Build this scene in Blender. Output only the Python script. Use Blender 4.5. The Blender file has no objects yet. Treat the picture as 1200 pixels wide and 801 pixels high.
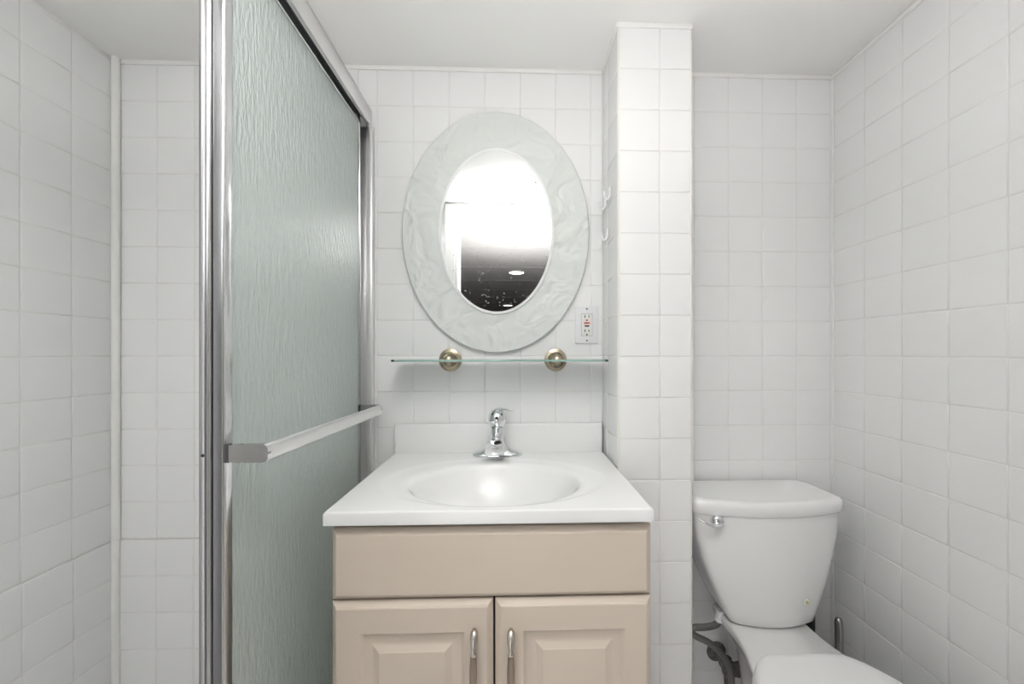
import bpy, bmesh, math, random
from mathutils import Vector, Matrix

# ------------------------------------------------------------------ camera, world, lights, exposure
scn = bpy.context.scene
COL = scn.collection
random.seed(7)
PI = math.pi

CAM = (0.0, -1.2, 1.14)
cd = bpy.data.cameras.new('camera')
cd.sensor_width = 36.0
cd.sensor_fit = 'HORIZONTAL'
cd.lens = 454.6 / 1200 * 36
cd.shift_x = (600 - 617.0) / 1200
cd.shift_y = (413.3 - 400.5) / 1200
cd.clip_start = 0.01
cam = bpy.data.objects.new('camera', cd)
cam.location = CAM
cam.rotation_euler = (PI / 2, 0, -0.0306)
COL.objects.link(cam)
scn.camera = cam

world = bpy.data.worlds.new('world')
scn.world = world
world.use_nodes = True
world.node_tree.nodes['Background'].inputs[0].default_value = (0.9, 0.95, 1.0, 1)
world.node_tree.nodes['Background'].inputs[1].default_value = 0.05

scn.view_settings.view_transform = 'Standard'
scn.view_settings.look = 'None'
scn.view_settings.gamma = 1.0
scn.view_settings.use_curve_mapping = False
scn.view_settings.exposure = 0.16


def area_light(name, loc, rot, size, power, color=(1, 1, 1), spread=PI):
    l = bpy.data.lights.new(name, 'AREA')
    l.shape = 'DISK'
    l.size = size
    l.energy = power
    l.color = color
    l.spread = spread
    o = bpy.data.objects.new(name, l)
    o.location = loc
    o.rotation_euler = rot
    COL.objects.link(o)
    return o


# the photographer's flash, bounced off the ceiling by the doorway, and added fill lamps
area_light('bounced_flash', (0.03, -1.07, 1.34), (PI, 0, 0), 0.14, 14.2, (1.0, 0.995, 0.986), math.radians(62))
area_light('left_ceiling_fill', (-0.60, -1.04, 1.30), (PI, 0, 0), 0.16, 2.8, (1.0, 0.995, 0.986), math.radians(66))  # added fill lamp, brightens the ceiling on the left
area_light('upward_fill', (0.15, -1.0, 0.45), (PI, 0, 0), 0.20, 1.8, (1.0, 0.995, 0.986), math.radians(92))  # added low lamp, lifts the whole ceiling evenly
area_light('bounced_flash_hall', (0.10, -1.50, 1.00), (PI, 0, 0), 0.16, 11.0, (1.0, 0.99, 0.98), math.radians(140))
dl = area_light('doorway_fill', (-0.42, -2.3, 0.75), (PI / 2, 0, -0.42), 0.7, 6.2, (1.0, 0.995, 0.985))  # added fill on the hall side, brightens the lower room
dl.data.shape = 'RECTANGLE'
dl.data.size_y = 1.3
sl = area_light('shower_fill', (-0.96, -1.08, 1.0), (PI / 2, 0, 0.65), 0.30, 2.7, (1.0, 0.99, 0.975))  # added upright lamp out of view, brightens the shower
sl.data.shape = 'RECTANGLE'
sl.data.size_y = 1.7


# ------------------------------------------------------------------ materials
def new_mat(name):
    m = bpy.data.materials.new(name)
    m.use_nodes = True
    nt = m.node_tree
    b = nt.nodes['Principled BSDF']
    return m, nt, b


def nd(nt, typ, **kw):
    n = nt.nodes.new(typ)
    for k, v in kw.items():
        setattr(n, k, v)
    return n


def simple(name, col, rough=0.5, metal=0.0, spec=0.5, coat=0.0, noise=0.0, nscale=40, bump=0.0, bscale=200):
    m, nt, b = new_mat(name)
    b.inputs['Base Color'].default_value = (*col, 1)
    b.inputs['Roughness'].default_value = rough
    b.inputs['Metallic'].default_value = metal
    b.inputs['Specular IOR Level'].default_value = spec
    b.inputs['Coat Weight'].default_value = coat
    tc = nd(nt, 'ShaderNodeTexCoord')
    if noise:
        n = nd(nt, 'ShaderNodeTexNoise')
        n.inputs['Scale'].default_value = nscale
        n.inputs['Detail'].default_value = 4
        nt.links.new(tc.outputs['Object'], n.inputs['Vector'])
        r = nd(nt, 'ShaderNodeMix', data_type='RGBA')
        r.inputs[6].default_value = (*[c * (1 - noise) for c in col], 1)
        r.inputs[7].default_value = (*[min(1, c * (1 + noise)) for c in col], 1)
        nt.links.new(n.outputs[0], r.inputs[0])
        nt.links.new(r.outputs[2], b.inputs['Base Color'])
    if bump:
        n = nd(nt, 'ShaderNodeTexNoise')
        n.inputs['Scale'].default_value = bscale
        n.inputs['Detail'].default_value = 3
        nt.links.new(tc.outputs['Object'], n.inputs['Vector'])
        bp = nd(nt, 'ShaderNodeBump')
        bp.inputs['Strength'].default_value = bump
        bp.inputs['Distance'].default_value = 0.002
        nt.links.new(n.outputs[0], bp.inputs['Height'])
        nt.links.new(bp.outputs[0], b.inputs['Normal'])
    return m


MT = {}
MT['tile'] = simple('white_glazed_tile', (0.865, 0.865, 0.863), 0.2, spec=0.26, noise=0.015, nscale=7, bump=0.05, bscale=18)
MT['grout'] = simple('grout', (0.80, 0.79, 0.76), 0.9, noise=0.1, nscale=30)
MT['caulk'] = simple('caulk', (0.86, 0.855, 0.83), 0.5, noise=0.04, nscale=25, bump=0.15, bscale=60)
MT['old_caulk'] = simple('old_caulk', (0.80, 0.785, 0.72), 0.5, noise=0.06, nscale=25)
MT['ceil'] = simple('ceiling_paint', (0.82, 0.815, 0.798), 0.6, noise=0.02, nscale=3, bump=0.04, bscale=90)
MT['trimpaint'] = simple('trim_paint', (0.82, 0.82, 0.81), 0.35)
MT['hallwall'] = simple('hall_paint', (0.5, 0.49, 0.48), 0.7, noise=0.03)
MT['hallceil'] = simple('hall_ceiling_tile', (0.76, 0.74, 0.725), 0.8, noise=0.1, nscale=120)
MT['hallgrid'] = simple('hall_ceiling_grid', (0.7, 0.41, 0.40), 0.5)
MT['floor'] = simple('floor_tile', (0.82, 0.81, 0.80), 0.4, noise=0.1, nscale=6)
MT['chrome'] = simple('chrome', (0.80, 0.81, 0.83), 0.07, 1.0)
MT['alum'] = simple('bright_aluminium', (0.78, 0.78, 0.79), 0.16, 1.0, noise=0.04, nscale=14)
MT['alum_satin'] = simple('satin_aluminium', (0.86, 0.85, 0.85), 0.34, 1.0, noise=0.02, nscale=14)
MT['alum_dimmed'] = simple('dimmed_aluminium', (0.27, 0.27, 0.28), 0.36, 1.0, noise=0.06, nscale=10)  # darker copy of the aluminium, a dimmer reflection put into its colour
MT['bracket'] = simple('bracket_metal', (0.45, 0.445, 0.44), 0.22, 1.0, noise=0.08, nscale=30)
MT['bracket_dark'] = simple('bracket_foot', (0.12, 0.12, 0.12), 0.3, 1.0)
MT['track_shade'] = simple('header_channel_shade', (0.22, 0.22, 0.22), 0.5)  # dark grey stands in for the shade inside the header channel
MT['marble'] = simple('cultured_marble', (0.86, 0.86, 0.855), 0.15, spec=0.4, noise=0.01, nscale=5)
MT['cabinet'] = simple('cream_thermofoil', (0.625, 0.54, 0.455), 0.40, noise=0.015, nscale=4)
MT['cabin'] = simple('cabinet_inside', (0.10, 0.085, 0.07), 0.8)
MT['nickel'] = simple('brushed_nickel', (0.58, 0.54, 0.49), 0.25, 1.0, noise=0.1, nscale=60)
MT['nickel_reflect'] = simple('nickel_brown_reflection', (0.36, 0.30, 0.25), 0.33, 1.0)  # brown reflection on the handle's middle, put into the metal colour
MT['brass'] = simple('antique_brass', (0.40, 0.35, 0.26), 0.28, 1.0, noise=0.25, nscale=60)
MT['china'] = simple('vitreous_china', (0.84, 0.84, 0.835), 0.10, coat=0.3)
MT['plastic'] = simple('white_plastic', (0.82, 0.82, 0.82), 0.28)
MT['outlet'] = simple('outlet_plastic', (0.78, 0.78, 0.80), 0.35)
MT['outlet_face'] = simple('outlet_face', (0.76, 0.76, 0.74), 0.4)
MT['black'] = simple('black_rubber', (0.012, 0.012, 0.013), 0.5)
MT['slot'] = simple('slot_dark', (0.03, 0.025, 0.025), 0.6)
MT['redbtn'] = simple('red_button', (0.42, 0.10, 0.08), 0.5)
MT['blkbtn'] = simple('dark_button', (0.09, 0.05, 0.05), 0.5)
MT['pink'] = simple('pink_print', (0.85, 0.60, 0.56), 0.5)
MT['steel'] = simple('stainless_steel', (0.42, 0.41, 0.395), 0.25, 1.0, noise=0.06, nscale=30)
MT['braid'] = simple('braided_hose', (0.17, 0.165, 0.16), 0.45, 0.7, noise=0.45, nscale=500)
MT['corroded'] = simple('corroded_valve', (0.16, 0.15, 0.14), 0.55, 0.6, noise=0.8, nscale=70, bump=0.6, bscale=140)
MT['rust'] = simple('rust_spot', (0.42, 0.40, 0.22), 0.6, noise=0.3, nscale=250)
MT['rusth'] = simple('stain_halo', (0.70, 0.69, 0.58), 0.4)
MT['mirback'] = simple('mirror_edge', (0.88, 0.89, 0.89), 0.25)


def lamp_mat():
    m, nt, b = new_mat('lamp_diffuser')
    b.inputs['Base Color'].default_value = (0.9, 0.9, 0.88, 1)
    b.inputs['Emission Color'].default_value = (1.0, 0.96, 0.9, 1)
    b.inputs['Emission Strength'].default_value = 6.0
    return m


MT['lamp'] = lamp_mat()


def mirror_mat():
    m, nt, b = new_mat('mirror_silver')
    b.inputs['Base Color'].default_value = (0.80, 0.81, 0.81, 1)
    b.inputs['Metallic'].default_value = 1.0
    b.inputs['Roughness'].default_value = 0.0
    d = nd(nt, 'ShaderNodeBsdfDiffuse')
    d.inputs['Color'].default_value = (0.9, 0.9, 0.9, 1)
    tc = nd(nt, 'ShaderNodeTexCoord')
    v = nd(nt, 'ShaderNodeTexVoronoi')
    v.inputs['Scale'].default_value = 85
    n = nd(nt, 'ShaderNodeTexNoise')
    n.inputs['Scale'].default_value = 9
    nt.links.new(tc.outputs['Object'], v.inputs['Vector'])
    nt.links.new(tc.outputs['Object'], n.inputs['Vector'])
    # dried water specks, denser towards the bottom of the glass
    sx = nd(nt, 'ShaderNodeSeparateXYZ')
    nt.links.new(tc.outputs['Object'], sx.inputs[0])
    mr = nd(nt, 'ShaderNodeMapRange')
    mr.inputs[1].default_value = 0.05
    mr.inputs[2].default_value = -0.25
    mr.inputs[3].default_value = 0.04
    mr.inputs[4].default_value = 0.42
    nt.links.new(sx.outputs['Z'], mr.inputs[0])
    mul = nd(nt, 'ShaderNodeMath', operation='MULTIPLY')
    nt.links.new(mr.outputs[0], mul.inputs[0])
    nt.links.new(n.outputs[0], mul.inputs[1])
    lt = nd(nt, 'ShaderNodeMath', operation='LESS_THAN')
    nt.links.new(v.outputs['Distance'], lt.inputs[0])
    nt.links.new(mul.outputs[0], lt.inputs[1])
    m2 = nd(nt, 'ShaderNodeMath', operation='MULTIPLY')
    m2.inputs[1].default_value = 0.3
    nt.links.new(lt.outputs[0], m2.inputs[0])
    ms = nd(nt, 'ShaderNodeMixShader')
    nt.links.new(m2.outputs[0], ms.inputs[0])
    nt.links.new(b.outputs[0], ms.inputs[1])
    nt.links.new(d.outputs[0], ms.inputs[2])
    nt.links.new(ms.outputs[0], nt.nodes['Material Output'].inputs[0])
    return m


MT['mirror'] = mirror_mat()


def frosted_frame():
    m, nt, b = new_mat('etched_frosted_glass')
    b.inputs['Base Color'].default_value = (0.68, 0.70, 0.68, 1)
    b.inputs['Roughness'].default_value = 0.33
    tc = nd(nt, 'ShaderNodeTexCoord')
    w = nd(nt, 'ShaderNodeTexNoise')
    w.inputs['Scale'].default_value = 9
    w.inputs['Detail'].default_value = 1.5
    w.inputs['Distortion'].default_value = 2.2
    nt.links.new(tc.outputs['Object'], w.inputs['Vector'])
    bp = nd(nt, 'ShaderNodeBump')
    bp.inputs['Strength'].default_value = 0.55
    bp.inputs['Distance'].default_value = 0.02
    nt.links.new(w.outputs[0], bp.inputs['Height'])
    nt.links.new(bp.outputs[0], b.inputs['Normal'])
    return m


MT['frost'] = frosted_frame()


def rain_glass():
    m, nt, b = new_mat('rain_glass')
    b.inputs['Base Color'].default_value = (0.90, 0.935, 0.92, 1)
    b.inputs['Roughness'].default_value = 0.28
    b.inputs['Specular IOR Level'].default_value = 0.3
    b.inputs['Coat Weight'].default_value = 1.0
    b.inputs['Coat Roughness'].default_value = 0.06
    b.inputs['Coat IOR'].default_value = 1.75
    tc = nd(nt, 'ShaderNodeTexCoord')
    mp = nd(nt, 'ShaderNodeMapping')
    mp.inputs['Scale'].default_value = (1, 1, 0.22)
    nt.links.new(tc.outputs['Object'], mp.inputs['Vector'])
    n = nd(nt, 'ShaderNodeTexNoise')
    n.inputs['Scale'].default_value = 170
    n.inputs['Detail'].default_value = 2
    nt.links.new(mp.outputs[0], n.inputs['Vector'])
    bp = nd(nt, 'ShaderNodeBump')
    bp.inputs['Strength'].default_value = 1.0
    bp.inputs['Distance'].default_value = 0.011
    nt.links.new(n.outputs[0], bp.inputs['Height'])
    nt.links.new(bp.outputs[0], b.inputs['Normal'])
    nt.links.new(bp.outputs[0], b.inputs['Coat Normal'])
    t = nd(nt, 'ShaderNodeBsdfTranslucent')
    t.inputs['Color'].default_value = (0.93, 0.965, 0.95, 1)
    ms = nd(nt, 'ShaderNodeMixShader')
    ms.inputs[0].default_value = 0.6
    nt.links.new(b.outputs[0], ms.inputs[1])
    nt.links.new(t.outputs[0], ms.inputs[2])
    nt.links.new(ms.outputs[0], nt.nodes['Material Output'].inputs[0])
    return m


MT['rain'] = rain_glass()


def thin_glass():
    m, nt, b = new_mat('thin_shelf_glass')
    tr = nd(nt, 'ShaderNodeBsdfTransparent')
    tr.inputs['Color'].default_value = (0.90, 0.965, 0.945, 1)
    gl = nd(nt, 'ShaderNodeBsdfGlossy')
    gl.inputs['Roughness'].default_value = 0.02
    fr = nd(nt, 'ShaderNodeFresnel')
    fr.inputs['IOR'].default_value = 1.5
    ms = nd(nt, 'ShaderNodeMixShader')
    nt.links.new(fr.outputs[0], ms.inputs[0])
    nt.links.new(tr.outputs[0], ms.inputs[1])
    nt.links.new(gl.outputs[0], ms.inputs[2])
    nt.links.new(ms.outputs[0], nt.nodes['Material Output'].inputs[0])
    return m


MT['glass'] = thin_glass()
MT['glass_edge'] = simple('shelf_glass_edge', (0.27, 0.40, 0.36), 0.15)
MT['glass_corner_reflect'] = simple('shelf_corner_reflection', (0.05, 0.07, 0.06), 0.15)  # dark reflection at the shelf's rounded ends, painted as colour


# ------------------------------------------------------------------ mesh helpers
class MB:
    def __init__(self):
        self.v, self.f, self.mi = [], [], []

    def add(self, vs, fs, mi=0):
        o = len(self.v)
        self.v += [tuple(p) for p in vs]
        for q in fs:
            self.f.append([i + o for i in q])
            self.mi.append(mi)

    def box(self, x0, x1, y0, y1, z0, z1, bev=0.0, seg=2, mi=0):
        bm = bmesh.new()
        bmesh.ops.create_cube(bm, size=1.0)
        for v in bm.verts:
            v.co = Vector(((x0 + x1) / 2 + v.co.x * (x1 - x0), (y0 + y1) / 2 + v.co.y * (y1 - y0), (z0 + z1) / 2 + v.co.z * (z1 - z0)))
        if bev:
            bmesh.ops.bevel(bm, geom=list(bm.edges), offset=bev, segments=seg, profile=0.5, affect='EDGES')
        self.bm(bm, mi)

    def bm(self, bm, mi=0):
        bm.verts.ensure_lookup_table()
        bm.verts.index_update()
        self.add([v.co.copy() for v in bm.verts], [[v.index for v in f.verts] for f in bm.faces], mi)
        bm.free()

    def loft(self, rings, cap0=True, cap1=True, mi=0, closed=True):
        n = len(rings[0])
        vs = [p for r in rings for p in r]
        fs = []
        for i in range(len(rings) - 1):
            for j in range(n if closed else n - 1):
                k = (j + 1) % n
                fs.append([i * n + j, i * n + k, (i + 1) * n + k, (i + 1) * n + j])
        if cap0:
            fs.append(list(range(n))[::-1])
        if cap1:
            fs.append([(len(rings) - 1) * n + j for j in range(n)])
        self.add(vs, fs, mi)

    def tube(self, pts, rad, n=12, mi=0, caps=True, flat=None):
        pts = [Vector(p) for p in pts]
        if not isinstance(rad, (list, tuple)):
            rad = [rad] * len(pts)
        rings = []
        up = None
        for i, p in enumerate(pts):
            if i == 0:
                t = pts[1] - pts[0]
            elif i == len(pts) - 1:
                t = pts[-1] - pts[-2]
            else:
                t = (pts[i + 1] - p).normalized() + (p - pts[i - 1]).normalized()
            t.normalize()
            if up is None:
                up = Vector((0, 0, 1)) if abs(t.z) < 0.9 else Vector((1, 0, 0))
            a = t.cross(up).normalized()
            up = a.cross(t).normalized()
            ra = rad[i]
            rb = ra * flat if flat else ra
            rings.append([p + a * math.cos(2 * PI * k / n) * ra + up * math.sin(2 * PI * k / n) * rb for k in range(n)])
        self.loft(rings, caps, caps, mi)

    def lathe(self, prof, origin, axis='Z', n=40, mi=0, caps=True):
        """prof: (radius, height along axis)"""
        rings = []
        o = Vector(origin)
        for r, h in prof:
            ring = []
            for k in range(n):
                a = 2 * PI * k / n
                c, s = r * math.cos(a), r * math.sin(a)
                if axis == 'Z':
                    ring.append(o + Vector((c, s, h)))
                elif axis == '-Y':
                    ring.append(o + Vector((c, -h, s)))
                elif axis == 'X':
                    ring.append(o + Vector((h, c, s)))
                elif axis == '-X':
                    ring.append(o + Vector((-h, c, s)))
            rings.append(ring)
        self.loft(rings, caps, caps, mi)

    def build(self, name, mats, parent=None, smooth=True, angle=35, origin=None):
        if not isinstance(mats, (list, tuple)):
            mats = [mats]
        vs = self.v
        loc = Vector((0, 0, 0))
        if origin is not None:
            loc = Vector(origin)
            vs = [Vector(p) - loc for p in vs]
        me = bpy.data.meshes.new(name)
        me.from_pydata([tuple(p) for p in vs], [], self.f)
        for m in mats:
            me.materials.append(m)
        for p, i in zip(me.polygons, self.mi):
            p.material_index = i
            p.use_smooth = smooth
        bm = bmesh.new()
        bm.from_mesh(me)
        bmesh.ops.recalc_face_normals(bm, faces=list(bm.faces))
        bm.to_mesh(me)
        bm.free()
        if smooth and angle:
            me.set_sharp_from_angle(angle=math.radians(angle))
        me.update()
        o = bpy.data.objects.new(name, me)
        COL.objects.link(o)
        o.location = loc
        if parent is not None:
            o.parent = parent
            # things are placed by their Empty: keep world coordinates of the part
            pl = world_loc(parent)
            o.location = loc - pl
        return o


def world_loc(o):
    l = Vector((0, 0, 0))
    while o is not None:
        l = l + Vector(o.location)
        o = o.parent
    return l


def tag(o, label=None, cat=None, group=None, kind=None):
    if label:
        o['label'] = label
    if cat:
        o['category'] = cat
    if group:
        o['group'] = group
    if kind:
        o['kind'] = kind
    return o


def thing(name, label, cat, loc, group=None):
    o = bpy.data.objects.new(name, None)
    o.location = loc
    o.empty_display_size = 0.05
    COL.objects.link(o)
    return tag(o, label, cat, group)


def struct(o, label=None):
    o['kind'] = 'structure'
    if label:
        o['label'] = label
    return o


# ------------------------------------------------------------------ the room shell
T = 0.1095           # tile pitch
Z0 = 2.006           # top of the first tile row
ZC = 2.018           # ceiling
XL, XR = -1.195, 1.009
XPL, XPR, YP = 0.2735, 0.4748, -0.178   # pillar
YW = -1.132          # bathroom face of the door wall
G = 0.0009           # half the joint


def grid_lines(off, lo, hi, pitch=T):
    k0 = math.floor((lo - off) / pitch) - 1
    ls = [off + pitch * (k0 + i) for i in range(int((hi - lo) / pitch) + 4)]
    return [lo] + [l for l in ls if lo + 0.004 < l < hi - 0.004] + [hi]


def tiles(mb, origin, u, nrm, us, zs, lift=0.0):
    """individually bedded tiles: u lines x z lines, the faces at the wall plane"""
    O, U, N, Zv = Vector(origin), Vector(u), Vector(nrm), Vector((0, 0, 1))
    for i in range(len(us) - 1):
        for j in range(len(zs) - 1):
            a0, a1 = us[i] + G, us[i + 1] - G
            b0, b1 = zs[j] + G, zs[j + 1] - G
            if a1 - a0 < 0.004 or b1 - b0 < 0.004:
                continue
            tx, tz, dn = random.uniform(-.0004, .0004), random.uniform(-.0004, .0004), random.uniform(-.00015, .00015)
            rings = []
            for ins, dep in ((0.0, -0.0020), (0.0002, -0.0007), (0.0010, -0.0002), (0.0035, 0.0)):
                ins = min(ins, (a1 - a0) * .3, (b1 - b0) * .3)
                r = []
                for (a, b) in ((a0 + ins, b0 + ins), (a1 - ins, b0 + ins), (a1 - ins, b1 - ins), (a0 + ins, b1 - ins)):
                    tilt = ((a - a0) / (a1 - a0) - .5) * tx + ((b - b0) / (b1 - b0) - .5) * tz
                    r.append(O + U * a + Zv * b + N * (dep + dn + tilt + lift))
                rings.append(r)
            mb.loft(rings, False, True, 0)


def slab(mb, origin, u, nrm, u0, u1, z0, z1, front=-0.0009, thick=0.06, mi=1):
    O, U, N, Zv = Vector(origin), Vector(u), Vector(nrm), Vector((0, 0, 1))
    vs = []
    for d in (front, -thick):
        for (a, b) in ((u0, z0), (u1, z0), (u1, z1), (u0, z1)):
            vs.append(O + U * a + Zv * b + N * d)
    mb.add(vs, [[0, 1, 2, 3], [7, 6, 5, 4], [0, 4, 5, 1], [1, 5, 6, 2], [2, 6, 7, 3], [3, 7, 4, 0]], mi)


def rows(z_lo, z_hi):
    ls = [Z0 - T * j for j in range(20)]
    return sorted([l for l in ls if z_lo + 0.004 < l < z_hi - 0.004] + [z_lo, z_hi])


ZS = Z0 - 13 * T      # shower: lower courses stand slightly proud
# back wall
mb = MB()
slab(mb, (0, 0, 0), (1, 0, 0), (0, -1, 0), XL - .06, XR + .06, -.02, ZC + .02)
tiles(mb, (0, 0, 0), (1, 0, 0), (0, -1, 0), grid_lines(-1.075, XL, -0.478), rows(ZS, Z0))
slab(mb, (0, 0, 0), (1, 0, 0), (0, -1, 0), XL, -0.478, 0.0, ZS - .0004, front=0.0051, thick=-0.0001)
tiles(mb, (0, 0, 0), (1, 0, 0), (0, -1, 0), grid_lines(-1.073, XL, -0.478), rows(0.0, ZS), lift=0.006)
tiles(mb, (0, 0, 0), (1, 0, 0), (0, -1, 0), grid_lines(-0.3106, -0.478, XPL), rows(0.0, Z0))
tiles(mb, (0, 0, 0), (1, 0, 0), (0, -1, 0), grid_lines(0.672, XPR, XR), rows(0.0, Z0))
struct(mb.build('wall_back', [MT['tile'], MT['grout']], angle=50), 'back wall of square white glazed tiles')

# left wall (shower) : u runs from the corner towards the camera
mb = MB()
slab(mb, (XL, 0, 0), (0, -1, 0), (1, 0, 0), -.06, 1.30, -.02, ZC + .02)
tiles(mb, (XL, 0, 0), (0, -1, 0), (1, 0, 0), grid_lines(0.115, 0, 1.13), rows(ZS, Z0 + .008))
slab(mb, (XL, 0, 0), (0, -1, 0), (1, 0, 0), 0, 1.13, 0.0, ZS - .0004, front=0.0051, thick=-0.0001)
tiles(mb, (XL, 0, 0), (0, -1, 0), (1, 0, 0), grid_lines(0.116, 0, 1.13), rows(0.0, ZS), lift=0.006)
struct(mb.build('wall_left', [MT['tile'], MT['grout']], angle=50), 'left shower wall of square white glazed tiles')

# right wall, very slightly out of square like the real room
wr = 0.0113
ur = Vector((-wr, -1, 0)).normalized()
nr = Vector((-1, wr, 0)).normalized()
mb = MB()
slab(mb, (XR, 0, 0), ur, nr, -.06, 1.30, -.02, ZC + .02)
tiles(mb, (XR, 0, 0), ur, nr, grid_lines(0.1124, 0, 1.13), rows(0.0, Z0))
struct(mb.build('wall_right', [MT['tile'], MT['grout']], angle=50), 'right wall of square white glazed tiles')

# tiled pillar between vanity and toilet
mb = MB()
mb.box(XPL + .0017, XPR - .0017, YP + .0017, 0.0, 0, ZC, mi=1)
tiles(mb, (0, YP, 0), (1, 0, 0), (0, -1, 0), [XPL + .004, 0.3865, XPR - .004], rows(0.0, Z0 - .001))
tiles(mb, (XPL, 0, 0), (0, -1, 0), (-1, 0, 0), grid_lines(0.063, 0, -YP - .004), rows(0.0, Z0 - .001))
tiles(mb, (XPR, 0, 0), (0, -1, 0), (1, 0, 0), grid_lines(0.063, 0, -YP - .004), rows(0.0, Z0 - .001))
for x, s in ((XPL, 1), (XPR, -1)):
    mb.tube([(x + s * .0035, YP + .0035, 0), (x + s * .0035, YP + .0035, ZC - .006)], 0.0042, 10, mi=2)
struct(mb.build('wall_pillar', [MT['tile'], MT['grout'], MT['old_caulk']], angle=50), 'white tiled pillar between the vanity and the toilet')

# door wall behind the camera: two piers and a lintel
DX0, DX1, DZ = -0.352, 0.46, 1.957
mb = MB()
slab(mb, (0, YW, 0), (1, 0, 0), (0, 1, 0), XL - .06, DX0, -.02, ZC + .02, thick=0.12)
slab(mb, (0, YW, 0), (1, 0, 0), (0, 1, 0), DX1, XR + .06, -.02, ZC + .02, thick=0.12)
slab(mb, (0, YW, 0), (1, 0, 0), (0, 1, 0), DX0, DX1, DZ, ZC + .02, thick=0.12)
tiles(mb, (0, YW, 0), (1, 0, 0), (0, 1, 0), grid_lines(-.42, XL, DX0 - .058), rows(0.0, Z0))
tiles(mb, (0, YW, 0), (1, 0, 0), (0, 1, 0), grid_lines(.62, DX1 + .058, XR), rows(0.0, Z0))
struct(mb.build('wall_front', [MT['tile'], MT['grout']], angle=50))

# door casing and jamb
mb = MB()
for x0, x1 in ((DX0 - .056, DX0), (DX1, DX1 + .056)):
    mb.box(x0, x1, YW - .001, YW + .015, 0, DZ + .054, .004)
mb.box(DX0 - .056, DX1 + .056, YW - .001, YW + .016, DZ, DZ + .055, .004)
mb.box(DX0 - .048, DX1 + .048, YW, YW + .021, DZ + .042, DZ + .055, .003)
mb.box(DX0 - .056, DX0 - .042, YW, YW + .021, 0, DZ + .055, .003)
mb.box(DX1 + .042, DX1 + .056, YW, YW + .021, 0, DZ + .055, .003)
mb.box(DX0, DX0 + .018, YW - .13, YW + .004, 0, DZ, .002)
mb.box(DX1 - .018, DX1, YW - .13, YW + .004, 0, DZ, .002)
mb.box(DX0, DX1, YW - .13, YW + .004, DZ - .006, DZ, .002)
struct(mb.build('trim_1', MT['trimpaint']), 'white door casing seen in the mirror')

# floor and ceiling of the bathroom
mb = MB()
mb.box(XL - .06, XR + .06, -1.262, 0.06, -.06, 0.0)
struct(mb.build('floor', MT['floor']))
mb = MB()
mb.box(XL - .06, XR + .06, -1.252, 0.06, ZC, ZC + .06)
struct(mb.build('ceiling', MT['ceil']), 'flat white painted ceiling')

# caulk lines and the wide caulked corner of the shower
mb = MB()
mb.tube([(XL + .008, -.008, ZS), (XL + .008, -.008, ZC)], 0.0108, 12)
mb.tube([(XL + .010, -.010, 0.0), (XL + .010, -.010, ZS + .004)], 0.0108, 12)
struct(mb.build('trim_2', MT['caulk']), 'wide white caulk bead up the shower corner')
mb = MB()
mb.box(-.478, XPL, -.0035, .001, Z0 - .001, ZC, .001)
mb.box(XPL - .0035, XPL + .001, YP, 0, Z0 - .001, ZC, .001)
mb.box(XPL, XPR, YP - .002, YP + .002, Z0 - .002, ZC, .001)
mb.box(XPR, XR, -.0035, .001, Z0 - .001, ZC, .001)
mb.box(XL, -.478, -.0035, .001, Z0 - .001, ZC, .001)
o = Vector((XR, 0, 0))
pts = [o + ur * 0.0 + nr * .001 + Vector((0, 0, ZC - .004)), o + ur * 1.13 + nr * .001 + Vector((0, 0, ZC - .004))]
mb.tube(pts, .0055, 8)
struct(mb.build('trim_3', MT['caulk']), 'white caulk line between tile and ceiling')
mb = MB()
mb.tube([(XR - .002, -.002, 0), (XR - .002, -.002, ZC)], .004, 8)
struct(mb.build('trim_4', MT['caulk']))

# shower curb (below the frame, carries the door)
mb = MB()
mb.box(-.53, -.415, YW, -.0, 0.0, .14, .006)
struct(mb.build('trim_5', MT['tile']))

# hall beyond the doorway
HZ = 1.99
mb = MB()
for i in range(-4, 5):
    for j in range(0, 11):
        x0, y1 = -.30 + .61 * i, -1.262 - .045 - .69 * j
        mb.box(x0 + .010, x0 + .60, y1 - .68, y1 - .010, HZ, HZ + .01)
mb.box(-3, 3, -8.5, -1.252, HZ + .006, HZ + .06)
struct(mb.build('ceiling_hall', MT['hallceil'], smooth=False))
mb = MB()
mb.box(-3, 3, -8.5, -1.262, -.06, 0)
struct(mb.build('floor_hall', MT['hallwall']))
mb = MB()
mb.box(-3.06, -3, -8.5, -1.252, 0, HZ + .06)
struct(mb.build('wall_hall_left', MT['hallwall']))
mb = MB()
mb.box(3, 3.06, -8.5, -1.252, 0, HZ + .06)
struct(mb.build('wall_hall_right', MT['hallwall']))
mb = MB()
mb.box(-3.06, 3.06, -8.56, -8.5, 0, HZ + .06)
struct(mb.build('wall_hall_far', MT['hallwall']))
mb = MB()
mb.box(-3.06, XL - .06, -1.262, -1.20, 0, HZ + .06)
mb.box(XR + .06, 3.06, -1.262, -1.20, 0, HZ + .06)
struct(mb.build('wall_hall_near', MT['hallwall']))


# recessed lamps of the hall, seen in the mirror
def downlight(x, y, label):
    t = thing('recessed_light', label, 'ceiling light', (x, y, HZ), 'recessed lights of the hall ceiling')
    m = MB()
    m.lathe([(.078, -.0005), (.100, -.0005), (.100, -.006), (.086, -.009), (.078, -.006), (.078, -.0005)], (x, y, HZ), n=32, caps=False)
    m.build('trim_ring', MT['trimpaint'], t)
    m = MB()
    m.lathe([(.0005, -.001), (.078, -.001), (.078, -.005), (.0005, -.006)], (x, y, HZ), n=32)
    m.build('diffuser', MT['lamp'], t)


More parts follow.
